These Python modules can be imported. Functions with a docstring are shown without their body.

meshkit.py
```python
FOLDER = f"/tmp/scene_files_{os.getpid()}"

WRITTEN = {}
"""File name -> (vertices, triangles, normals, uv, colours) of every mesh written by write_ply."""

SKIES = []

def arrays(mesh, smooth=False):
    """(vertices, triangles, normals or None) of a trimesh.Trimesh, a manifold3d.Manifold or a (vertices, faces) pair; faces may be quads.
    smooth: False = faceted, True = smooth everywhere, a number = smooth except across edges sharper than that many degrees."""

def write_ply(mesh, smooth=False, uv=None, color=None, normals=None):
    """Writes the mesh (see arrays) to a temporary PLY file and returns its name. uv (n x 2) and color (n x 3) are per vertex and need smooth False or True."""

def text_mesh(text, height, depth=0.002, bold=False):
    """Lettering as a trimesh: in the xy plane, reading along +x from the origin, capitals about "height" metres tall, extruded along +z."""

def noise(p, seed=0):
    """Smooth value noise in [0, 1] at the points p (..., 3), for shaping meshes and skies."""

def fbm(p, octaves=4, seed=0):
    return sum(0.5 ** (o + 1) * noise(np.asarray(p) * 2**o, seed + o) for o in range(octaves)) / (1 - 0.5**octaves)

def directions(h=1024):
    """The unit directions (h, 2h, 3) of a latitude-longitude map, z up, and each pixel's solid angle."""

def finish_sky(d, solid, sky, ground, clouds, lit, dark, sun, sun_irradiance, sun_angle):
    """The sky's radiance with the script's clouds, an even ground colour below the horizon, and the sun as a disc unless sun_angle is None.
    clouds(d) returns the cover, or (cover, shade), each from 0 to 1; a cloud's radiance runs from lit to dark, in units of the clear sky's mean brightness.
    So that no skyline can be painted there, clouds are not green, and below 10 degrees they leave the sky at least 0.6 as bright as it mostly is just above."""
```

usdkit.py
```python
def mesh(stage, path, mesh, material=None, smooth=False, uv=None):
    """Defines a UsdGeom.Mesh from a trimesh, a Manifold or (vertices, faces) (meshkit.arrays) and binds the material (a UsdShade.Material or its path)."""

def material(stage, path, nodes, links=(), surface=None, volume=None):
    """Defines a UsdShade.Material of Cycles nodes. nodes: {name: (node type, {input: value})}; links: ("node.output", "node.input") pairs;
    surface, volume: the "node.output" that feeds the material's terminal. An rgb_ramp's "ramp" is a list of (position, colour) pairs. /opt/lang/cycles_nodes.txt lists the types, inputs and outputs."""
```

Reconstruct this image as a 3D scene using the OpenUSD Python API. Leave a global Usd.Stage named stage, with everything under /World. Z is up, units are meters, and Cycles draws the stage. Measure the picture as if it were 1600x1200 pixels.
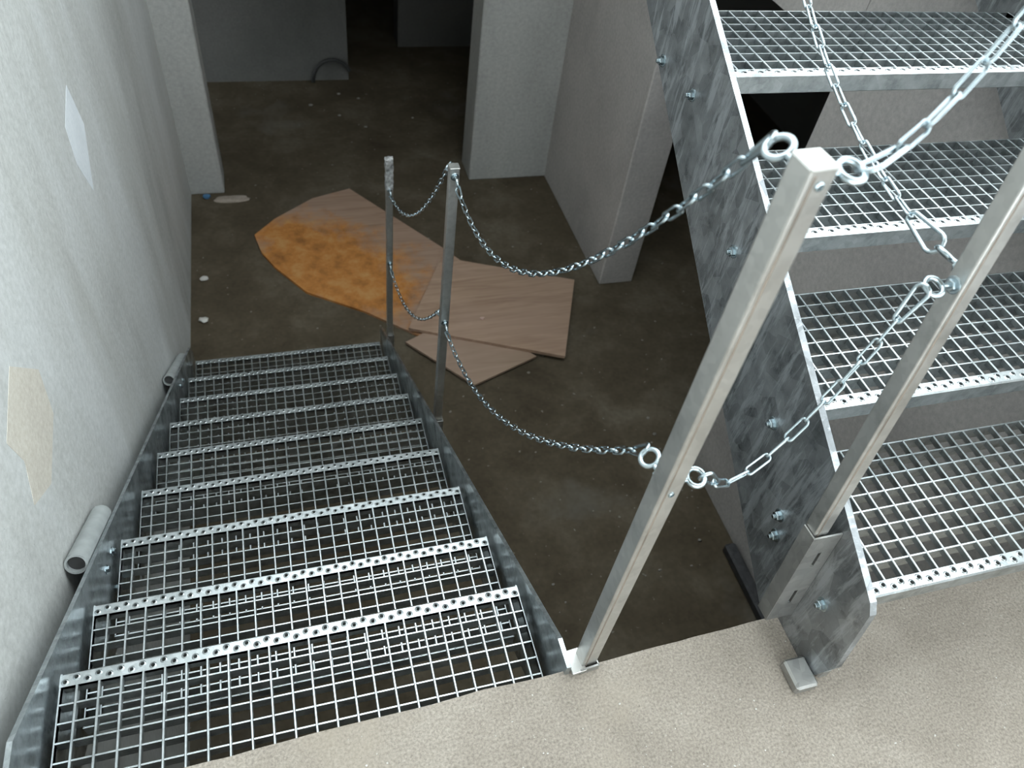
import math, random
import numpy as np, trimesh
import shapely.geometry as sg
import shapely.affinity as sa
import usdkit, meshkit
from pxr import Usd, UsdGeom, UsdLux, UsdShade, Gf, Sdf

stage = Usd.Stage.CreateInMemory()
UsdGeom.SetStageUpAxis(stage, UsdGeom.Tokens.z)
UsdGeom.SetStageMetersPerUnit(stage, 1.0)
UsdGeom.Xform.Define(stage, '/World')
UsdGeom.Scope.Define(stage, '/World/Looks')

# ------------------------------------------------------------------ camera, sky, light, exposure
FPX = 1193.08
CR = np.array([[0.958923, -0.259665, 0.114194], [-0.120263, -0.736744, -0.665391], [0.256911, 0.624326, -0.737709]])      # rows: right, down, forward
CC = np.array([0.45627, -0.63806, 1.35655])
cam = UsdGeom.Camera.Define(stage, '/World/Camera')
cam.CreateHorizontalApertureAttr(36.0)
cam.CreateVerticalApertureAttr(27.0)
cam.CreateFocalLengthAttr(36.0 * FPX / 1600)
cam.CreateClippingRangeAttr(Gf.Vec2f(0.02, 100))
cam.CreateFStopAttr(5.5)
cam.CreateFocusDistanceAttr(1.45)
cam.CreateExposureAttr(0.66)
M = np.eye(4)
M[0, :3], M[1, :3], M[2, :3], M[3, :3] = CR[0], -CR[1], -CR[2], CC
UsdGeom.Xformable(cam).AddTransformOp().Set(Gf.Matrix4d(*M.ravel().tolist()))

dome = UsdLux.DomeLight.Define(stage, '/World/SkyLight')
dome.CreateColorAttr(Gf.Vec3f(0.88, 0.975, 1.0))
dome.CreateIntensityAttr(1.0)

# ------------------------------------------------------------------ helpers
rnd = random.Random(7)
used = {}

def numbered(parent, name):
    k = used.get((parent, name), 0)
    used[(parent, name)] = k + 1
    return name if k == 0 else f'{name}_{k:03d}'

def pathof(parent, name):
    par = '/World' if parent is None else str(parent.GetPath())
    return par + '/' + numbered(par, name)

def keys(prim, label=None, cat=None, group=None, kind=None):
    for k, v in (('label', label), ('category', cat), ('group', group), ('kind', kind)):
        if v:
            prim.SetCustomDataByKey(k, v)
    return prim

def obj(name, mesh, mat, parent=None, smooth=35, **kw):
    """one Mesh prim; mesh in world coordinates, shifted back into its parent's frame"""
    if isinstance(mesh, (list, tuple)) and not isinstance(mesh[0], np.ndarray):
        mesh = trimesh.util.concatenate(list(mesh))
    if parent is not None:
        o = ORIGIN.get(str(parent.GetPath()))
        if o is not None:
            mesh = mesh.copy(); mesh.apply_translation(-o)
    m = usdkit.mesh(stage, pathof(parent, name), mesh, mat, smooth=smooth)
    if parent is not None:
        ORIGIN[str(m.GetPath())] = ORIGIN.get(str(parent.GetPath()), np.zeros(3))
    return keys(m.GetPrim(), **kw)

ORIGIN = {}

def xf(name, parent=None, loc=(0, 0, 0), **kw):
    x = UsdGeom.Xform.Define(stage, pathof(parent, name))
    base = np.array(loc, float)
    if parent is None:
        x.AddTranslateOp().Set(Gf.Vec3d(*map(float, loc)))
    else:
        base = ORIGIN.get(str(parent.GetPath()), np.zeros(3))
    ORIGIN[str(x.GetPath())] = base
    return keys(x.GetPrim(), **kw)

def T(v, f):
    return trimesh.Trimesh(np.asarray(v, float), np.asarray(f, int), process=False)

def box(lo, hi):
    lo, hi = np.array(lo, float), np.array(hi, float)
    m = trimesh.creation.box(hi - lo); m.apply_translation((lo + hi) / 2); return m

def cbox(lo, hi, c=0.002):
    """box with chamfered edges"""
    lo, hi = np.array(lo, float), np.array(hi, float)
    pts = []
    for ix in (0, 1):
        for iy in (0, 1):
            for iz in (0, 1):
                p = np.array([(lo, hi)[i][k] for k, i in enumerate((ix, iy, iz))])
                s = np.array([1 if i == 0 else -1 for i in (ix, iy, iz)])
                for k in range(3):
                    d = s * c; d = d.copy(); d[k] = 0; pts.append(p + d)
    return trimesh.convex.convex_hull(np.array(pts))

def frame_of(t):
    t = t / np.linalg.norm(t)
    a = np.array([0, 0, 1.0]) if abs(t[2]) < 0.9 else np.array([1.0, 0, 0])
    n = np.cross(a, t); n /= np.linalg.norm(n)
    return t, n, np.cross(t, n)

def tube(path, r, n=8, closed=False):
    p = np.asarray(path, float); k = len(p); rings = []
    nxt = np.roll(p, -1, 0) - np.roll(p, 1, 0)
    if not closed:
        nxt[0] = p[1] - p[0]; nxt[-1] = p[-1] - p[-2]
    t0, N, B = frame_of(nxt[0])
    ang = np.linspace(0, 2 * math.pi, n, endpoint=False)
    rr = np.broadcast_to(r, (k,))
    for i in range(k):
        t = nxt[i] / np.linalg.norm(nxt[i])
        N = N - t * (N @ t); N /= np.linalg.norm(N); B = np.cross(t, N)
        rings.append(p[i] + rr[i] * (np.cos(ang)[:, None] * N + np.sin(ang)[:, None] * B))
    v = np.vstack(rings); f = []
    for i in range(k if closed else k - 1):
        a, b = i * n, ((i + 1) % k) * n
        for j in range(n):
            j2 = (j + 1) % n
            f += [[a + j, a + j2, b + j2], [a + j, b + j2, b + j]]
    if not closed:
        c0, c1 = len(v), len(v) + 1
        v = np.vstack([v, p[0], p[-1]])
        for j in range(n):
            f += [[c0, (j + 1) % n, j], [c1, (k - 1) * n + j, (k - 1) * n + (j + 1) % n]]
    return T(v, f)

def lathe(prof, axis, centre, n=16):
    """prof: (radius, height) along the axis"""
    t, N, B = frame_of(np.array(axis, float)); ang = np.linspace(0, 2 * math.pi, n, endpoint=False)
    v = np.vstack([np.array(centre) + h * t + r * (np.cos(ang)[:, None] * N + np.sin(ang)[:, None] * B) for r, h in prof])
    f = []
    for i in range(len(prof) - 1):
        a, b = i * n, (i + 1) * n
        for j in range(n):
            j2 = (j + 1) % n
            f += [[a + j, a + j2, b + j2], [a + j, b + j2, b + j]]
    return T(v, f)

def extrude(poly, d):
    return trimesh.creation.extrude_polygon(poly, d, engine='earcut')

def plate_x(yz, x0, x1):
    """polygon in (y, z) extruded from x0 to x1"""
    m = extrude(yz if isinstance(yz, sg.Polygon) else sg.Polygon(yz), x1 - x0)
    m.vertices = m.vertices[:, [2, 0, 1]] + [x0, 0, 0]
    return m

def plate_y(xz, y0, y1):
    m = extrude(xz if isinstance(xz, sg.Polygon) else sg.Polygon(xz), y1 - y0)
    v = m.vertices; m.vertices = np.c_[v[:, 0], y0 + v[:, 2], v[:, 1]]; m.invert()
    return m

def hexbolt(c, axis, r=0.0075, h=0.006, washer=True, stud=0.0):
    prof = []
    out = []
    a = np.array(axis, float); a /= np.linalg.norm(a); c = np.array(c, float)
    if washer:
        out.append(lathe([(0, 0), (r * 1.45, 0), (r * 1.45, 0.0014), (r * 1.3, 0.0018), (0, 0.0018)], a, c, 18)); c = c + a * 0.0018
    out.append(lathe([(r, 0), (r, h * 0.85), (r * 0.86, h), (0, h)], a, c, 6))
    if stud:
        out.append(lathe([(r * 0.5, h - 0.001), (r * 0.5, h + stud), (r * 0.4, h + stud + 0.001), (0, h + stud + 0.001)], a, c, 12))
    return trimesh.util.concatenate(out)

# ------------------------------------------------------------------ materials
def mat(name, nodes, links, surface='p.BSDF'):
    return usdkit.material(stage, '/World/Looks/' + name, nodes, links, surface=surface)

def galv(name, lo, hi, rough=(0.34, 0.5), metallic=0.9, scale=60, streak=None, bump=0.12, mottle=14):
    nodes = {'g': ('geometry', {}),
             'v': ('voronoi_texture', {'scale': scale}),
             'n': ('noise_texture', {'scale': mottle, 'detail': 6, 'roughness': 0.65}),
             'mx': ('mix_color', {'fac': 0.35}),
             'r': ('rgb_ramp', {'ramp': [(0.25, lo), (0.75, hi)]}),
             'rm': ('map_range', {'from_min': 0.3, 'from_max': 0.7, 'to_min': rough[0], 'to_max': rough[1], 'clamp': True}),
             'n2': ('noise_texture', {'scale': 220, 'detail': 3}),
             'b': ('bump', {'strength': bump, 'distance': 0.002}),
             'p': ('principled_bsdf', {'metallic': metallic})}
    links = [('g.position', 'v.vector'), ('g.position', 'n.vector'), ('g.position', 'n2.vector'),
             ('n.fac', 'mx.a'), ('v.color', 'mx.b'), ('mx.result', 'r.fac'), ('n.fac', 'rm.value'),
             ('r.color', 'p.base_color'), ('rm.result', 'p.roughness'), ('n2.fac', 'b.height'), ('b.normal', 'p.normal')]
    if streak:
        sc, rot, thr, col, amt = streak
        nodes |= {'mp': ('mapping', {'scale': sc, 'rotation': rot}), 'ns': ('noise_texture', {'scale': 1.0, 'detail': 5, 'roughness': 0.7, 'distortion': 0.4}),
                  'sr': ('map_range', {'from_min': thr, 'from_max': thr + 0.12, 'to_min': 0, 'to_max': amt, 'clamp': True}),
                  'ms': ('mix_color', {'b': col})}
        links = [l for l in links if l[1] != 'p.base_color'] + [('g.position', 'mp.vector'), ('mp.vector', 'ns.vector'), ('ns.fac', 'sr.value'),
                 ('sr.result', 'ms.fac'), ('r.color', 'ms.a'), ('ms.result', 'p.base_color')]
    return mat(name, nodes, links)

GRATE = galv('galvanised_grating', (0.34, 0.37, 0.378), (0.52, 0.55, 0.56), rough=(0.25, 0.42), metallic=0.9)
STRING = galv('galvanised_plate', (0.36, 0.40, 0.42), (0.55, 0.59, 0.61), rough=(0.22, 0.42), metallic=0.95, scale=45)
STRING_B = galv('galvanised_plate_weathered', (0.15, 0.16, 0.17), (0.40, 0.42, 0.435), rough=(0.3, 0.5), metallic=0.85, scale=26,
                streak=((20, 48, 7), (0.12, 0, 0), 0.5, (0.52, 0.55, 0.58), 0.75), mottle=22)
POST = galv('galvanised_tube', (0.50, 0.50, 0.485), (0.63, 0.625, 0.605), rough=(0.32, 0.46), metallic=0.94, scale=90, bump=0.06)
BRACK = galv('galvanised_bracket', (0.30, 0.30, 0.29), (0.46, 0.455, 0.44), rough=(0.35, 0.55), metallic=0.85)
ZINC = galv('zinc_plated_steel', (0.36, 0.43, 0.46), (0.52, 0.60, 0.64), rough=(0.14, 0.26), metallic=1.0, bump=0.02)
DARKST = galv('dark_steel', (0.05, 0.05, 0.055), (0.10, 0.10, 0.105), rough=(0.4, 0.6), metallic=0.6)

def concrete(name, cols, scale=1.6, stretch=(1, 1, 1), fine=90, bump=0.25, pores=True, rough=0.9, stain=None, speck=None, grain=0.35):
    nodes = {'g': ('geometry', {}), 'mp': ('mapping', {'scale': stretch}),
             'n1': ('noise_texture', {'scale': scale, 'detail': 8, 'roughness': 0.62, 'distortion': 0.3}),
             'r': ('rgb_ramp', {'ramp': cols}),
             'n2': ('noise_texture', {'scale': fine, 'detail': 4, 'roughness': 0.7}),
             'f': ('mix_color', {'blend_type': 'overlay', 'fac': grain}),
             'v': ('voronoi_texture', {'scale': 55}),
             'pr': ('map_range', {'from_min': 0.05, 'from_max': 0.14, 'to_min': 0.0, 'to_max': 1.0, 'clamp': True}),
             'h': ('math', {'math_type': 'multiply_add', 'value2': 0.25}),
             'b': ('bump', {'strength': bump, 'distance': 0.004}),
             'p': ('principled_bsdf', {'roughness': rough, 'specular_ior_level': 0.25})}
    links = [('g.position', 'mp.vector'), ('mp.vector', 'n1.vector'), ('g.position', 'n2.vector'), ('g.position', 'v.vector'),
             ('n1.fac', 'r.fac'), ('r.color', 'f.a'), ('n2.fac', 'f.b'), ('v.distance', 'pr.value'),
             ('n2.fac', 'h.value1'), ('pr.result', 'h.value3'), ('h.value', 'b.height'), ('b.normal', 'p.normal')]
    last = 'f.result'
    if stain:
        sc, lo, hi, col, amt = stain
        nodes |= {'n3': ('noise_texture', {'scale': sc, 'detail': 5, 'roughness': 0.6}),
                  'sm': ('map_range', {'from_min': lo, 'from_max': hi, 'to_min': 0, 'to_max': amt, 'clamp': True}), 'st': ('mix_color', {'b': col})}
        links += [('mp.vector', 'n3.vector'), ('n3.fac', 'sm.value'), ('sm.result', 'st.fac'), (last, 'st.a')]
        last = 'st.result'
    if speck:
        sc, thr, col = speck
        nodes |= {'v2': ('noise_texture', {'scale': sc, 'detail': 1}), 'k': ('map_range', {'from_min': thr, 'from_max': thr + 0.03, 'to_min': 0, 'to_max': 0.8, 'clamp': True}), 'sk': ('mix_color', {'b': col})}
        links += [('g.position', 'v2.vector'), ('v2.fac', 'k.value'), ('k.result', 'sk.fac'), (last, 'sk.a')]
        last = 'sk.result'
    links.append((last, 'p.base_color'))
    return mat(name, nodes, links)

C_WALL = concrete('smooth_concrete', [(0.3, (0.40, 0.40, 0.385)), (0.45, (0.51, 0.515, 0.50)), (0.55, (0.55, 0.558, 0.55)), (0.7, (0.64, 0.648, 0.64))], scale=2.2, stretch=(1, 1, 0.3), fine=60,
                  stain=(1.8, 0.5, 0.72, (0.38, 0.375, 0.34), 0.7))
C_JAMB = concrete('grey_concrete', [(0.3, (0.30, 0.30, 0.285)), (0.5, (0.38, 0.38, 0.365)), (0.7, (0.43, 0.43, 0.41))], scale=2.0, stretch=(1, 1, 0.4), fine=50)
C_RIGHT = concrete('warm_grey_concrete', [(0.3, (0.36, 0.335, 0.325)), (0.5, (0.44, 0.415, 0.40)), (0.7, (0.50, 0.47, 0.455))], scale=1.8, fine=60)
C_SLAB = concrete('screed_concrete', [(0.25, (0.225, 0.196, 0.165)), (0.5, (0.285, 0.250, 0.213)), (0.75, (0.345, 0.308, 0.266))], scale=5.0, fine=230, bump=0.35, grain=0.9,
                  stain=(3.0, 0.58, 0.7, (0.33, 0.285, 0.23), 0.5), speck=(130, 0.755, (0.55, 0.54, 0.51)))
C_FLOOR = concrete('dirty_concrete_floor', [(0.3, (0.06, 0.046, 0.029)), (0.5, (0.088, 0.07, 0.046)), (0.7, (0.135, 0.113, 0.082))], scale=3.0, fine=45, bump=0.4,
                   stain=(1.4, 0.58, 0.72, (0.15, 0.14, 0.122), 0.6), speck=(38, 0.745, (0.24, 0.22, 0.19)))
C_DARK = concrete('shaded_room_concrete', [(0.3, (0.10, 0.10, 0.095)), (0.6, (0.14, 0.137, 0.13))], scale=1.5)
PLASTER = concrete('plaster_patch', [(0.3, (0.54, 0.50, 0.44)), (0.7, (0.62, 0.58, 0.51))], scale=6, bump=0.1)
PLASTER_W = concrete('white_plaster_patch', [(0.3, (0.66, 0.69, 0.72)), (0.7, (0.75, 0.78, 0.81))], scale=6, bump=0.1)
CRUMB = concrete('plaster_crumb', [(0.3, (0.50, 0.48, 0.45)), (0.7, (0.66, 0.64, 0.60))], scale=20, bump=0.1)

TORN = concrete('brown_paper', [(0.3, (0.30, 0.25, 0.21)), (0.7, (0.42, 0.36, 0.31))], scale=12, bump=0.1)
GRIT = concrete('dusty_grit', [(0.3, (0.22, 0.205, 0.18)), (0.7, (0.32, 0.30, 0.27))], scale=20, bump=0.1)
def wood(name, cols, rust=None, rot=0.0):
    nodes = {'t': ('texture_coordinate', {}), 'mp': ('mapping', {'scale': (2.2, 26, 6), 'rotation': (0, 0, rot)}),
             'n': ('noise_texture', {'scale': 1.0, 'detail': 7, 'roughness': 0.65, 'distortion': 0.8}), 'r': ('rgb_ramp', {'ramp': cols}),
             'n4': ('noise_texture', {'scale': 3.0, 'detail': 4}), 'rr': ('map_range', {'from_min': 0.35, 'from_max': 0.75, 'to_min': 0.0, 'to_max': 0.55, 'clamp': True}),
             'm4': ('mix_color', {'b': (0.40, 0.275, 0.215)}),
             'b': ('bump', {'strength': 0.06, 'distance': 0.002}), 'p': ('principled_bsdf', {'roughness': 0.75, 'specular_ior_level': 0.3})}
    links = [('t.object', 'mp.vector'), ('mp.vector', 'n.vector'), ('n.fac', 'r.fac'), ('t.object', 'n4.vector'), ('n4.fac', 'rr.value'),
             ('rr.result', 'm4.fac'), ('r.color', 'm4.a'), ('n.fac', 'b.height'), ('b.normal', 'p.normal')]
    last = 'm4.result'
    if rust:
        cx, cy, sx, sy, ang, col = rust
        nodes |= {'m5': ('mapping', {'mapping_type': 'texture', 'location': (cx, cy, -1.44), 'rotation': (0, 0, ang), 'scale': (sx, sy, 1)}),
                  'n5': ('noise_texture', {'scale': 5.0, 'detail': 8, 'roughness': 0.7}), 'gr': ('gradient_texture', {'gradient_type': 'spherical'}),
                  'ad': ('math', {'math_type': 'multiply_add', 'value2': 1.5}),
                  'rs': ('map_range', {'from_min': 0.85, 'from_max': 1.25, 'to_min': 0, 'to_max': 0.95, 'clamp': True}), 'm6': ('mix_color', {}), 'n7': ('noise_texture', {'scale': 9.0, 'detail': 6, 'roughness': 0.7}), 'rc': ('rgb_ramp', {'ramp': [(0.3, tuple(0.5 * x for x in col)), (0.5, col), (0.72, (col[0] * 1.15, col[1] * 1.6, col[2] * 2.6))]})}
        links += [('t.object', 'm5.vector'), ('t.object', 'n5.vector'), ('m5.vector', 'gr.vector'), ('n5.fac', 'ad.value1'), ('gr.fac', 'ad.value3'), ('ad.value', 'rs.value'),
                  ('rs.result', 'm6.fac'), (last, 'm6.a'), ('t.object', 'n7.vector'), ('n7.fac', 'rc.fac'), ('rc.color', 'm6.b')]
        last = 'm6.result'
    links.append((last, 'p.base_color'))
    return mat(name, nodes, links)

WOOD_R = wood('rust_stained_plywood', [(0.3, (0.27, 0.17, 0.115)), (0.7, (0.42, 0.285, 0.21))], rust=(0.66, 2.72, 0.86, 0.50, -0.85, (0.50, 0.20, 0.045)), rot=0.7)
WOOD_B = wood('weathered_plywood', [(0.3, (0.28, 0.175, 0.12)), (0.7, (0.47, 0.325, 0.23))], rot=0.25)
WOOD_C = wood('brown_plywood', [(0.3, (0.27, 0.185, 0.13)), (0.7, (0.38, 0.27, 0.20))], rot=-0.6)

def plain(name, col, rough=0.6, metallic=0.0, ns=30, var=0.12, **kw):
    c = np.array(col)
    return mat(name, {'g': ('geometry', {}), 'n': ('noise_texture', {'scale': ns, 'detail': 4}), 'r': ('rgb_ramp', {'ramp': [(0.3, tuple(c * (1 - var))), (0.7, tuple(np.minimum(c * (1 + var), 1)))]}),
                      'p': ('principled_bsdf', {'roughness': rough, 'metallic': metallic, **kw})},
               [('g.position', 'n.vector'), ('n.fac', 'r.fac'), ('r.color', 'p.base_color')])
SEAM = plain('weld_seam_stain', (0.30, 0.25, 0.21), 0.5, 0.6, ns=25, var=0.3)
PVC = plain('grey_plastic_pipe', (0.34, 0.36, 0.36), 0.55)
PIPE_IN = plain('pipe_inside', (0.05, 0.05, 0.05), 0.8)
FOIL = plain('clear_film_wrap', (0.55, 0.55, 0.55), 0.18, 0.6, ns=80, var=0.5)
RUBBER = plain('black_rubber_hose', (0.03, 0.03, 0.03), 0.6)
BLUE = plain('blue_plastic', (0.06, 0.16, 0.30), 0.5)
RED = plain('red_brick_chip', (0.55, 0.22, 0.14), 0.9)
PINK = plain('pale_pink_chip', (0.55, 0.38, 0.32), 0.9)
PANEL = plain('pale_panel', (0.50, 0.56, 0.58), 0.6)

# ------------------------------------------------------------------ the setting
ZP, ZF, ZT, ZW = 0.10, -1.45, 3.0, 0.95
edge_y = lambda x: -0.2325 + 0.0225 * x
# landing slab (the camera stands on it), its free edge slightly out of square with the stairs
def prism_z(xy, z0, z1):
    m = extrude(sg.Polygon(xy), z1 - z0); m.apply_translation([0, 0, z0]); return m

def ragged_edge(x0, x1, n):
    xs = np.linspace(x0, x1, n)
    j = (meshkit.fbm(np.c_[xs * 9, xs * 0, xs * 0], 4, 3) - 0.5) * 0.006
    return [(float(x), float(edge_y(x) + d)) for x, d in zip(xs, j)]
slab = prism_z([(-0.065, -2.6)] + ragged_edge(-0.065, 2.15, 160)[:0] + [(2.15, -2.6)] + ragged_edge(-0.065, 2.15, 160)[::-1], ZP - 0.26, ZP)
obj('floor', slab, C_SLAB, smooth=False, kind='structure', label='pale screeded concrete landing in front of both stairs', cat='floor')
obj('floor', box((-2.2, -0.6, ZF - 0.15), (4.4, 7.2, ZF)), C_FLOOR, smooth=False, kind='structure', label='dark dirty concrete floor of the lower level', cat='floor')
obj('wall_under', box((-0.065, -0.75, ZF), (2.15, -0.45, ZP - 0.26)), C_JAMB, smooth=False, kind='structure', label='concrete wall carrying the landing, seen through the treads', cat='wall')

wl = xf('wall_left', kind='structure', label='tall pale concrete wall beside the descending stair', cat='wall')
obj('panel', cbox((-0.265, -3.6, ZF), (-0.065, 1.002, ZT), 0.002), C_WALL, wl)
obj('panel', cbox((-0.265, 1.002, ZF), (-0.068, 3.5, ZT), 0.002), C_WALL, wl)
def wall_patch(pts, x1):
    p = sg.Polygon(pts).buffer(0.015).buffer(-0.012)
    return plate_x(p, -0.075, x1)
obj('plaster_patch', wall_patch([(0.36, 0.19), (0.50, 0.235), (0.60, 0.12), (0.57, 0.02), (0.42, -0.02), (0.33, 0.04), (0.38, 0.11)], -0.0644), PLASTER, wl, label='beige plaster patch')
obj('plaster_patch', wall_patch([(1.54, 0.24), (1.59, 0.10), (1.46, -0.03), (1.39, 0.10), (1.40, 0.2)], -0.0674), PLASTER_W, wl, label='bright white plaster patch')
# cross wall with the wide doorway
obj('wall_back', [cbox((-0.9, 3.5, ZF), (0.12, 3.72, ZT), 0.006), cbox((1.62, 3.5, ZF), (2.16, 3.72, ZT), 0.006), box((0.12, 3.5, -0.02), (1.62, 3.72, ZT))], C_JAMB, smooth=False,
    kind='structure', label='grey concrete cross wall with a wide dark doorway', cat='wall')
# right wall: near length, lintel, pier
obj('wall_right', [cbox((2.15, -3.6, ZF), (2.35, 1.29, ZW), 0.005), box((2.15, 1.29, 0.40), (2.35, 2.40, ZW)), cbox((2.135, 2.40, ZF), (2.34, 3.72, ZT), 0.005)], C_RIGHT, smooth=False,
    kind='structure', label='warm grey concrete wall behind the ascending stair, with a dark opening', cat='wall')
# rooms behind
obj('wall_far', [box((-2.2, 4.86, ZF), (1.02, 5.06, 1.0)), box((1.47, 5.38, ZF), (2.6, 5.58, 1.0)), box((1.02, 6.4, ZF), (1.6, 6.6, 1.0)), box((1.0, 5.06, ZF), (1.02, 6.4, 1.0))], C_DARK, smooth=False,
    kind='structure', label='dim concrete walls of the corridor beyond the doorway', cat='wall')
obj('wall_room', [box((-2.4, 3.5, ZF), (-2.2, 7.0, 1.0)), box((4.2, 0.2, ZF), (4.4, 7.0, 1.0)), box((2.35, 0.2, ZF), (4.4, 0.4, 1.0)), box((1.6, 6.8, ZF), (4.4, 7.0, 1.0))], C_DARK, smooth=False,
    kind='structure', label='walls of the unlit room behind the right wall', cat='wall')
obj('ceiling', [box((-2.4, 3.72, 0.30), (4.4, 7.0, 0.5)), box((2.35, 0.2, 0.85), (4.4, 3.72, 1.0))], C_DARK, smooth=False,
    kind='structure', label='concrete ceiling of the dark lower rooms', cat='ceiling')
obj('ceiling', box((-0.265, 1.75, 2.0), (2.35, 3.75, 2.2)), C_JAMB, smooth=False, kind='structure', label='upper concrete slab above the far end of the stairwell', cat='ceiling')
obj('ceiling', box((-0.265, -1.95, 2.3), (2.6, -0.15, 2.5)), C_SLAB, smooth=False, kind='structure', label='upper concrete slab above the landing', cat='ceiling')

# ------------------------------------------------------------------ treads
W, PX, PY, NOSE = 0.8, 0.0342, 0.0307, 0.0235
def nosing(x0, x1, y, z, sgn):
    """perforated anti-slip nosing: y is its free edge, the tread lies on the side -sgn*y"""
    n = int(round((x1 - x0) / (PX / 2)))
    xs = x0 + (np.arange(n) + 0.5) * (x1 - x0) / n
    strip = sg.box(x0, -NOSE, x1, -0.0042)
    holes, rims = [], []
    for i, x in enumerate(xs):
        yy = -NOSE * (0.42 if i % 2 else 0.68)
        holes.append(sg.Point(x, yy).buffer(0.0033, 3))
        rims.append(lathe([(0.0062, 0.0), (0.0046, 0.0012), (0.0036, 0.0014), (0.0033, -0.001)], (0, 0, 1), (x, yy, 0), 10))
    top = extrude(strip.difference(sg.MultiPolygon(holes)), 0.009); top.apply_translation([0, 0, -0.009])
    lip = cbox((x0, -0.0065, -0.036), (x1, 0.0, 0.0), 0.0026)
    back = box((x0, -NOSE, -0.026), (x1, -NOSE + 0.0025, -0.001))
    m = trimesh.util.concatenate([top, lip, back] + rims)
    if sgn < 0:
        m.vertices[:, 1] *= -1; m.invert()
    m.apply_translation([0, y, z])
    return m

def grating(x0, x1, y, z, rows, sgn, xo):
    bars = []
    depth = NOSE + 0.0297 + PY * (rows - 1)
    for k in range(rows):
        yy = -(NOSE + 0.0297 + PY * k)
        bars.append(box((x0, yy - 0.0014, -0.028), (x1, yy + 0.0014, -0.0003)))
    xs = [x0 + 0.0015] + list(np.arange(x0 + xo, x1 - 0.006, PX)) + [x1 - 0.0015]
    for x in xs:
        w = 0.0021 if x not in (xs[0], xs[-1]) else 0.0015
        bars.append(cbox((x - w, -depth, -0.012), (x + w, -NOSE + 0.001, 0.0006), 0.0009))
    m = trimesh.util.concatenate(bars)
    if sgn < 0:
        m.vertices[:, 1] *= -1; m.invert()
    m.apply_translation([0, y, z])
    return m, depth

def tread(parent, x0, x1, y, z, rows, sgn, xo):
    t = xf('tread', parent)
    obj('nosing', nosing(x0, x1, y, z, sgn), GRATE, t, smooth=40)
    g, depth = grating(x0, x1, y, z, rows, sgn, xo)
    obj('grating', g, GRATE, t, smooth=False)
    for x, s in ((x0, 1), (x1, -1)):
        lo, hi = sorted((y, y - sgn * depth))
        obj('end_plate', box((min(x, x + s * 0.003), lo, z - 0.055), (max(x, x + s * 0.003), hi, z - 0.001)), GRATE, t, smooth=False)
    return t

# ------------------------------------------------------------------ descending stair
ds = xf('descending_staircase', loc=(0.4, 0.8, ZF), label='galvanised open-grating staircase going down along the left wall', cat='staircase')
ys = [0.0] + [0.194 + 0.2406 * i for i in range(8)]
zs = [0.0] + [-0.138 - 0.151 * i for i in range(8)]
for i, (y, z) in enumerate(zip(ys, zs)):
    tread(ds, 0.0, W, y, z, 6 if i == 0 else 7, 1, 0.027)
def side_plate(x0, x1, a, b):
    top = lambda y: a - b * y
    y0, ye = edge_y(0.4) + 0.002, 1.90
    ytop = (a - 0.128) / b
    poly = [(y0, 0.128), (ytop, 0.128), (ye, top(ye)), (ye + 0.02, top(ye) - 0.05), (ye - 0.02, ZF), (ye - 0.20, ZF), (ye - 0.22, top(ye - 0.22) - 0.25), (0.0, top(0.0) - 0.27), (y0, -0.12)]
    return plate_x(poly, x0, x1)
obj('stringer', side_plate(-0.018, -0.010, 0.038, 0.615), STRING, ds, smooth=False)
obj('stringer', side_plate(0.810, 0.818, 0.025, 0.606), STRING, ds, smooth=False)
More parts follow.
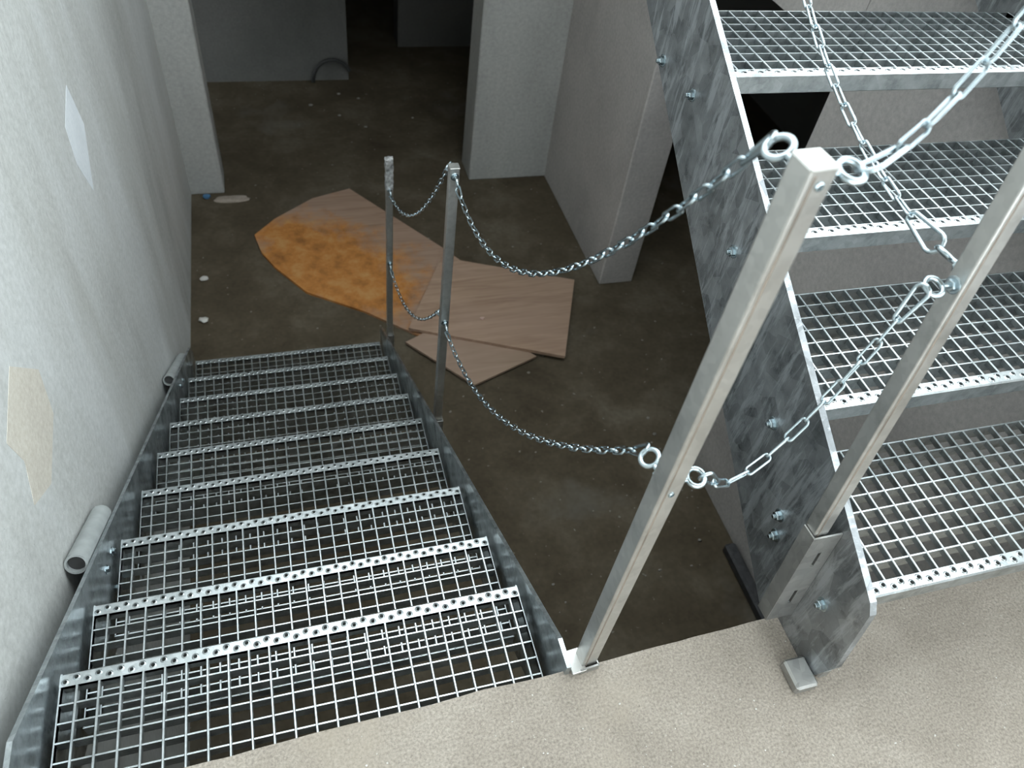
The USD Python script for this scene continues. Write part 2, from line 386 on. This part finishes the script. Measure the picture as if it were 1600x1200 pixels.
for (y, z, s) in ((0.389, -0.262, 0), (0.327, -0.232, 0), (0.337, -0.334, 0.01), (1.572, -0.985, 0), (1.515, -0.955, 0)):
    obj('bolt', hexbolt((-0.010, y, z), (1, 0, 0), 0.0075, 0.006, stud=s), ZINC, ds, smooth=False)

# grey pipe sleeves between stair and wall
def pipe_sleeve(a, b, r, label):
    a, b = np.array(a), np.array(b); d = b - a; L = np.linalg.norm(d)
    t = xf('pipe_sleeve', loc=tuple(a), label=label, cat='pipe', group=None)
    obj('sleeve', lathe([(r * 0.8, L), (r, L), (r, 0), (r * 0.8, 0), (r * 0.8, L)], d, a, 24), PVC, t, smooth=40)
    obj('dark_bore', lathe([(0, 0.012), (r * 0.8, 0.012)], d, a, 24), PIPE_IN, t, smooth=False)
pipe_sleeve((-0.0415, 0.295, -0.141), (-0.0415, 0.50, -0.268), 0.022, 'open grey pipe sleeve wedged between wall and stair near the third tread')
pipe_sleeve((-0.0415, 1.50, -0.90), (-0.0415, 1.83, -1.12), 0.021, 'open grey pipe sleeve between wall and the bottom end of the stair')

# ------------------------------------------------------------------ ascending stair
us = xf('ascending_staircase', loc=(1.66, 0.3, ZP), label='galvanised open-grating staircase going up beside the right wall', cat='staircase')
UX0, UX1 = 1.243, 2.078
uy = [-0.289, -0.024, 0.241, 0.500, 0.762, 1.024]
uz = [0.327, 0.469, 0.610, 0.770, 0.917, 1.064]
for y, z in zip(uy, uz):
    tread(us, UX0, UX1, y, z, 8, -1, 0.0176)
SB = [(-0.304, 0.352), (0.627, 0.846), (1.30, 1.203), (1.30, 0.97), (0.868, 0.748), (-0.170, 0.060), (-0.199, 0.068), (-0.203, 0.1005), (-0.292, 0.1005), (-0.322, 0.113), (-0.338, 0.185), (-0.317, 0.335)]
obj('stringer', plate_x(SB, 1.228, 1.240), STRING_B, us, smooth=False)
obj('stringer', plate_x([(y, z) for y, z in SB], 2.083, 2.092), STRING_B, us, smooth=False)
for y, z in ((0.735, 0.684), (0.590, 0.687), (0.301, 0.539), (0.025, 0.380), (-0.106, 0.221), (-0.090, 0.262), (-0.252, 0.243)):
    obj('bolt', hexbolt((1.228, y, z), (-1, 0, 0), 0.0085, 0.008, stud=0.004), ZINC, us, smooth=False)
foot = trimesh.util.concatenate([cbox((1.185, -0.341, ZP), (1.2275, -0.288, ZP + 0.024), 0.004), cbox((1.2405, -0.325, ZP), (1.262, -0.23, ZP + 0.03), 0.003)])
obj('foot_angle', foot, BRACK, us, smooth=False, label='worn steel foot block')

# ------------------------------------------------------------------ guard posts
S = 0.026
def eye_bolt(parent, base, axis, up=(0.25, 0, 1), reach=0.028, R=0.0115, r=0.0034, tail=None):
    """ring bolt: shank leaves 'base' along 'axis'; the ring lies in the plane of axis and the normal's complement"""
    a = np.array(axis, float); n = np.array(up, float); n -= a * (n @ a); n /= np.linalg.norm(n); b = np.cross(n, a)
    base = np.array(base, float); c = base + a * reach
    ang = np.linspace(0, 2 * math.pi, 28, endpoint=False)
    ring = tube([c + R * (math.cos(t) * a + math.sin(t) * b) for t in ang], r, 10, closed=True)
    shank = tube([base - a * 0.004, base + a * (reach - R)], r * 0.95, 10)
    e = obj('eye_bolt', [ring, shank], ZINC, parent, smooth=50)
    obj('nut', hexbolt(base, a, 0.0075, 0.005), ZINC, e, smooth=False)
    return c

def rsquare(x0, y0, s, c, n=4):
    return sg.box(x0 + c, y0 + c, x0 + s - c, y0 + s - c).buffer(c, n)

def post_body(parent, x, y, z0, z1, s=S):
    t = extrude(rsquare(x, y, s, 0.0032), z1 - z0 - 0.003); t.apply_translation([0, 0, z0])
    obj('square_tube', t, POST, parent, smooth=40)
    obj('end_cap', cbox((x - 0.0004, y - 0.0004, z1 - 0.004), (x + s + 0.0004, y + s + 0.0004, z1), 0.0014), POST, parent, smooth=False)

def bolt_end(parent, c, axis, r=0.0042):
    obj('bolt_end', lathe([(r, -0.001), (r, 0.0015), (r * 0.72, 0.0022), (r * 0.72, 0.0006), (0, 0.0006)], axis, c, 16), ZINC, parent, smooth=40)

def angle_bracket(parent, x, y, z0, z1, side, th=0.003, leg_f=0.034, leg_s=0.03, slots=True):
    """L-shaped bracket hugging the post: one leg before it, one leg beside it (side=+1 right, -1 left)"""
    xf0, xf1 = (x - 0.004, x + S + th) if side > 0 else (x - th, 1.2275)
    plate = sg.box(xf0, z0, xf1, z1)
    if slots:
        xm = 1.203 if side < 0 else (xf0 + xf1) / 2
        for zz in (0.28, 0.74):
            zc = z0 + (z1 - z0) * zz
            plate = plate.difference(sg.box(xm - 0.0030, zc - 0.019, xm + 0.0030, zc + 0.019))
    front = plate_y(plate, y - th - 0.0035, y - 0.0035)
    xs0 = x + S + 0.001 if side > 0 else x - th - 0.001
    leg = cbox((xs0, y - th - 0.0035, z0), (xs0 + th, y - th - 0.0035 + leg_s, z1), 0.0005)
    obj('angle_bracket', [front, leg], BRACK, parent, smooth=False)

def post(label, x, y, z0, z1, zb0, side, eyes, fronts, slots=False, lean=0.0, yaw=0.0, S=S, seam=False):
    p = xf('guard_post', loc=(x + S / 2, y + S / 2, z0), label=label, cat='post')
    if lean:
        UsdGeom.Xformable(p).AddRotateXOp().Set(-lean)
    if yaw:
        UsdGeom.Xformable(p).AddRotateZOp().Set(yaw)
    post_body(p, x, y, z0, z1, S)
    if seam:
        obj('weld_seam', cbox((x + 0.0052, y - 0.0004, z0 + 0.02), (x + 0.0078, y + 0.001, z1 - 0.006), 0.0003), SEAM, p, smooth=False, label='brownish weld seam')
    if zb0:
        angle_bracket(p, x, y, zb0[0], zb0[1], side, slots=slots)
    cs = []
    for where, z in eyes:
        base, ax = {'back': ((x + S / 2, y + S, z), (0, 1, 0)), 'front': ((x + S / 2, y, z), (0, -1, 0)),
                    'right': ((x + S, y + S / 2, z), (1, 0, 0)), 'left': ((x, y + S / 2, z), (-1, 0, 0))}[where]
        up = {'back': (-0.55, 0, 0.85), 'front': (1, 0, 0.25), 'right': (0, -0.25, 1), 'left': (0, -0.5, 1)}[where]
        if slots and where == 'back':
            up = (0.5, 0, 0.73)
        cs.append(eye_bolt(p, base, ax, up))
    for z in fronts:
        bolt_end(p, (x + S / 2, y, z), (0, -1, 0))
    o, a = ORIGIN[str(p.GetPath())], math.radians(lean)
    ca, sa_ = math.cos(math.radians(yaw)), math.sin(math.radians(yaw))
    spin = lambda c: (o[0] + (c[0] - o[0]) * ca - (c[1] - o[1]) * sa_, o[1] + (c[0] - o[0]) * sa_ + (c[1] - o[1]) * ca, c[2])
    turn = lambda c: o + np.array([c[0] - o[0], (c[1] - o[1]) * math.cos(a) + (c[2] - o[2]) * math.sin(a), -(c[1] - o[1]) * math.sin(a) + (c[2] - o[2]) * math.cos(a)])
    return p, [turn(spin(c)) for c in cs]

NX, NY = 0.838, -0.2190
near, (n_tb, n_lb, n_tr, n_lr) = post('nearest square steel guard post at the top of the descending stair', NX, NY, -0.05, 1.066, (-0.10, 0.116), 1,
    [('back', 1.050), ('back', 0.624), ('right', 1.050), ('right', 0.624)], [1.050, 0.624], yaw=5.0, S=0.028, seam=True)
obj('base_plate', cbox((0.8185, -0.226, 0.106), (0.845, -0.185, 0.114), 0.001), POST, near, smooth=False)
MX, MY = 0.862, 0.985
mid, (m_tf, m_lf, m_tb, m_lb) = post('square steel guard post halfway down the descending stair', MX, MY, -0.86, 0.292, (-0.90, -0.705), 1,
    [('front', 0.268), ('front', -0.240), ('back', 0.262), ('back', -0.245)], [])
FX, FY = 0.838, 1.880
far, (f_tf, f_lf) = post('farthest guard post at the foot of the descending stair, film-wrapped top', FX, FY, -1.36, -0.255, (-1.40, -1.16), 1,
    [('front', -0.375), ('front', -0.74)], [])
RX, RY = 1.179, -0.2175
right, (r_ml, r_mb, r_tl) = post('square steel guard post at the foot of the ascending stair', RX, RY, 0.150, 1.325, (0.146, 0.383), -1,
    [('left', 0.848), ('back', 0.862), ('left', 1.302)], [], slots=True, lean=5.3, seam=True)
UXp, UYp = 1.175, 0.96
upper, (u_mf,) = post('guard post higher up on the ascending stair', UXp, UYp, 0.85, 1.98, (0.82, 1.02), -1, [('front', 1.57)], [])

# film wrapped round the top of the far post
rs = np.random.RandomState(4)
zz = np.linspace(-0.375, -0.248, 15); ang = np.linspace(0, 2 * math.pi, 20, endpoint=False)
v = []
for k, z in enumerate(zz):
    for a in ang:
        q = max(abs(math.cos(a)), abs(math.sin(a)))
        rr = 0.0155 / q * (0.97 if k not in (0, len(zz) - 1) else 1.0) * (1 + 0.16 * (rs.rand() - 0.4)) * (0.86 if k == 8 else 1.0)
        rr = max(rr, 0.0137 / q)
        v.append((FX + S / 2 + rr * math.cos(a), FY + S / 2 + rr * math.sin(a), z + 0.003 * rs.rand()))
v.append((FX + S / 2, FY + S / 2, zz[-1] + 0.006)); f = []
for k in range(len(zz) - 1):
    for j in range(20):
        a0, a1, b0, b1 = k * 20 + j, k * 20 + (j + 1) % 20, (k + 1) * 20 + j, (k + 1) * 20 + (j + 1) % 20
        f += [[a0, a1, b1], [a0, b1, b0]]
for j in range(20):
    f.append([(len(zz) - 1) * 20 + j, (len(zz) - 1) * 20 + (j + 1) % 20, len(v) - 1])
obj('film_wrap', T(v, f), FOIL, far, smooth=False, label='crumpled shiny film')

# ------------------------------------------------------------------ chains
WR, PITCH, LW = 0.00185, 0.0325, 0.0052
def link_mesh(c, t, s, L=PITCH, w=LW, r=WR):
    """one stadium-shaped link: centre c, long axis t, width axis s"""
    h = L / 2 + r - w
    pts = []
    for k in range(8):
        a = -math.pi / 2 + math.pi * k / 7
        pts.append((h + w * math.cos(a), w * math.sin(a)))
    for k in range(8):
        a = math.pi / 2 + math.pi * k / 7
        pts.append((-h + w * math.cos(a), w * math.sin(a)))
    return tube([c + x * t + y * s for x, y in pts], r, 7, closed=True)

def hook_mesh(a, b, s, r=0.0027, w=0.0085):
    """pear-shaped snap hook from a (wide end) to b"""
    d = b - a; L = np.linalg.norm(d); d /= L
    pts = []
    for k in range(9):
        t = math.pi / 2 + math.pi * k / 8
        pts.append((w * (1 + math.cos(t)) - 0.003, w * math.sin(t)))
    w2 = w * 0.55
    for k in range(9):
        t = -math.pi / 2 + math.pi * k / 8
        pts.append((L - w2 + w2 * math.cos(t) + 0.003, w2 * math.sin(t)))
    return tube([a + x * d + y * s for x, y in pts], r, 9, closed=True)

def chain(label, A, B, sag, roll=0.6, hooks=(1, 1), hl=0.042, hw=0.0085):
    A, B = np.array(A), np.array(B)
    t = np.linspace(0, 1, 800)
    P = A + (B - A) * t[:, None]; P[:, 2] -= 4 * sag * t * (1 - t)
    s = np.r_[0, np.cumsum(np.linalg.norm(np.diff(P, axis=0), axis=1))]
    at = lambda q: np.array([np.interp(q, s, P[:, k]) for k in range(3)])
    c = xf('chain', loc=tuple(at(s[-1] / 2)), label=label, cat='chain')
    s0 = hl if hooks[0] else 0.004; s1 = s[-1] - (hl if hooks[1] else 0.004)
    side = np.cross(B - A, (0, 0, 1.0)); side /= np.linalg.norm(side)
    n = int(round((s1 - s0) / PITCH)); p = (s1 - s0) / n
    def ori(q, k):
        tg = at(q + 0.002) - at(q - 0.002); tg /= np.linalg.norm(tg)
        nn = side - tg * (side @ tg); nn /= np.linalg.norm(nn); bb = np.cross(tg, nn)
        a = roll + (math.pi / 2 if k % 2 else 0) + 0.12 * math.sin(q * 40)
        return tg, math.cos(a) * nn + math.sin(a) * bb
    if hooks[0]:
        _, sd = ori(hl / 2, 1); obj('snap_hook', hook_mesh(at(0), at(hl), sd, w=hw), ZINC, c, smooth=50)
    for k in range(n):
        q = s0 + (k + 0.5) * p; tg, sd = ori(q, k)
        obj('link', link_mesh(at(q), tg, sd, p), ZINC, c, smooth=50)
    if hooks[1]:
        _, sd = ori(s[-1] - hl / 2, n % 2); obj('snap_hook', hook_mesh(at(s[-1]), at(s1), sd), ZINC, c, smooth=50)

rim = lambda c, d, k=0.0125: np.array(c) + k * np.array(d)
chain('upper sagging chain from the nearest post to the middle post', rim(n_tb, (0, 1, 0)), rim(m_tf, (0, -0.5, -0.8)), 0.205)
chain('lower sagging chain from the nearest post to the middle post', rim(n_lb, (0, 1, 0)), rim(m_lf, (0, -0.5, -0.8)), 0.16)
chain('upper short chain between the middle post and the farthest post', rim(m_tb, (0, 1, 0)), rim(f_tf, (0, -0.5, -0.8)), 0.12)
chain('lower short chain between the middle post and the farthest post', rim(m_lb, (0, 1, 0)), rim(f_lf, (0, -0.5, -0.8)), 0.135)
chain('upper chain across the ascending stair entrance, rising to the right out of the picture', rim(n_tr, (1, 0, 0)), rim(r_tl, (-1, 0, 0)), 0.07, roll=0.9, hl=0.052, hw=0.0115)
chain('lower chain slung across the ascending stair entrance', rim(n_lr, (1, 0, 0)), rim(r_ml, (-1, 0, 0)), 0.14, roll=0.2, hl=0.046)
chain('chain climbing along the ascending stair from the snap hook on its foot post', rim(r_mb, (0, 1, 0)), rim(u_mf, (0, -1, 0)), 0.175, roll=0.3, hl=0.058, hw=0.0125)

# ------------------------------------------------------------------ loose plywood sheets on the lower floor
def sheet(name, pts, z0, th, m, label, warp=0.0, seed=1):
    poly = sg.Polygon(pts)
    g = extrude(poly, th); g = g.subdivide_to_size(0.12)
    v = g.vertices
    v[:, 2] += z0 + warp * (meshkit.noise(np.c_[v[:, :2] * 2.2, v[:, :1] * 0], seed) )
    obj(name, g, m, label=label, cat='wooden board')
sheet('plywood_sheet', [(0.85, 3.46), (0.62, 3.38), (0.39, 3.20), (0.27, 3.06), (0.30, 2.90), (0.36, 2.77), (0.51, 2.54), (0.79, 2.35), (1.07, 2.10), (1.50, 2.50), (1.32, 2.80)], ZF, 0.014, WOOD_R,
      'large plywood sheet with an orange rust-coloured stain lying on the dark floor')
sheet('plywood_sheet', [(0.96, 2.08), (1.24, 1.74), (1.60, 1.88), (1.30, 2.25)], ZF + 0.0145, 0.012, WOOD_C, 'small brown plywood offcut sticking out below the rectangular board')
sheet('plywood_sheet', [(0.99, 2.16), (1.74, 1.84), (1.98, 2.41), (1.27, 2.70)], ZF + 0.0270, 0.018, WOOD_B, 'rectangular weathered plywood board lying on top of the other sheets')

# ------------------------------------------------------------------ small things on the floors
def lump(c, r, seed, flat=0.6):
    m = trimesh.creation.icosphere(2, 1.0)
    n = meshkit.noise(m.vertices * 1.7 + seed * 3.1, seed)
    m.vertices *= (0.65 + 0.7 * n)[:, None]; m.vertices *= np.array([1, 0.8, flat]) * r
    m.apply_translation([c[0], c[1], c[2] - m.vertices[:, 2].min()])
    return m
def scrap(name, label, cat, c, r, m, seed, flat=0.5):
    obj(name, lump(c, r, seed, flat), m, smooth=True, label=label, cat=cat)
scrap('plaster_crumb', 'white plaster lump by the foot of the left wall, further from the stair', 'debris', (0.0, 2.72, ZF), 0.020, CRUMB, 1)
scrap('plaster_crumb', 'white plaster lump by the left wall just beyond the last tread', 'debris', (-0.005, 2.40, ZF), 0.022, CRUMB, 2)
scrap('blue_scrap', 'tiny blue plastic scrap at the foot of the left door jamb', 'debris', (0.02, 3.46, ZF), 0.022, BLUE, 3)
scrap('pink_chip', 'pale pink chip lying on the rectangular plywood board', 'debris', (1.38, 2.17, ZF + 0.0452), 0.012, PINK, 4)
scrap('brick_chip', 'reddish chip on the landing near the stair edge', 'debris', (0.357, -0.2935, ZP), 0.0045, RED, 5, 0.3)
paper = trimesh.creation.icosphere(2, 1.0); paper.vertices *= np.array([0.10, 0.03, 0.010]) * (0.7 + 0.6 * meshkit.noise(paper.vertices * 2, 9))[:, None]
paper.apply_translation([0.16, 3.43, ZF + 0.006])
obj('torn_paper', paper, TORN, smooth=True, label='pale torn scrap of packaging by the left door jamb', cat='debris')
crumbs = []
rr = np.random.RandomState(11)
for k in range(26):
    x, y = 0.2 + rr.rand() * 1.9, 0.4 + rr.rand() * 3.0
    if 0.2 < x < 2.0 and 1.6 < y < 3.3: x = 1.75 + rr.rand() * 0.35; y = 0.6 + rr.rand() * 1.1
    if x < 0.9 and y < 2.2: x += 0.9
    crumbs.append(lump((x, y, ZF), 0.003 + 0.006 * rr.rand() ** 2, 20 + k, 0.7))
for k in range(6):
    crumbs.append(lump((0.3 + rr.rand() * 1.2, 4.0 + rr.rand() * 0.7, ZF), 0.006 + 0.008 * rr.rand(), 80 + k, 0.4))
obj('floor_crumbs', crumbs, GRIT, smooth=True, kind='stuff', label='scattered plaster crumbs and grit on the dark lower floor', cat='debris')
grit = []
for k in range(90):
    x, y = 0.25 + rr.rand() * 0.9, -0.26 - rr.rand() * 0.5
    grit.append(lump((x, y, ZP), 0.0008 + 0.0014 * rr.rand() ** 2, 120 + k, 0.6))
obj('landing_grit', grit, CRUMB, smooth=True, kind='stuff', label='fine grit strewn over the pale landing', cat='debris')
# steel bar along the foot of the right wall
bar = cbox((2.085, 0.05, ZF), (2.135, 0.66, ZF + 0.05), 0.008)
obj('steel_bar', bar, DARKST, smooth=False, label='dark steel bar lying on the floor along the right wall', cat='bar')
# things in the dark corridor
hose = [(0.90 + 0.14 * math.cos(a), 4.80, ZF + 0.02 + 0.16 * math.sin(a)) for a in np.linspace(math.pi, 0.5, 14)]
obj('hose', tube(hose, 0.014, 8), RUBBER, smooth=50, label='black hose looped against the corner of the corridor wall', cat='hose')
obj('pale_panel', cbox((1.06, 6.36, ZF + 0.12), (1.45, 6.395, 0.4), 0.004), PANEL, smooth=False, label='pale panel standing at the far end of the corridor', cat='panel')
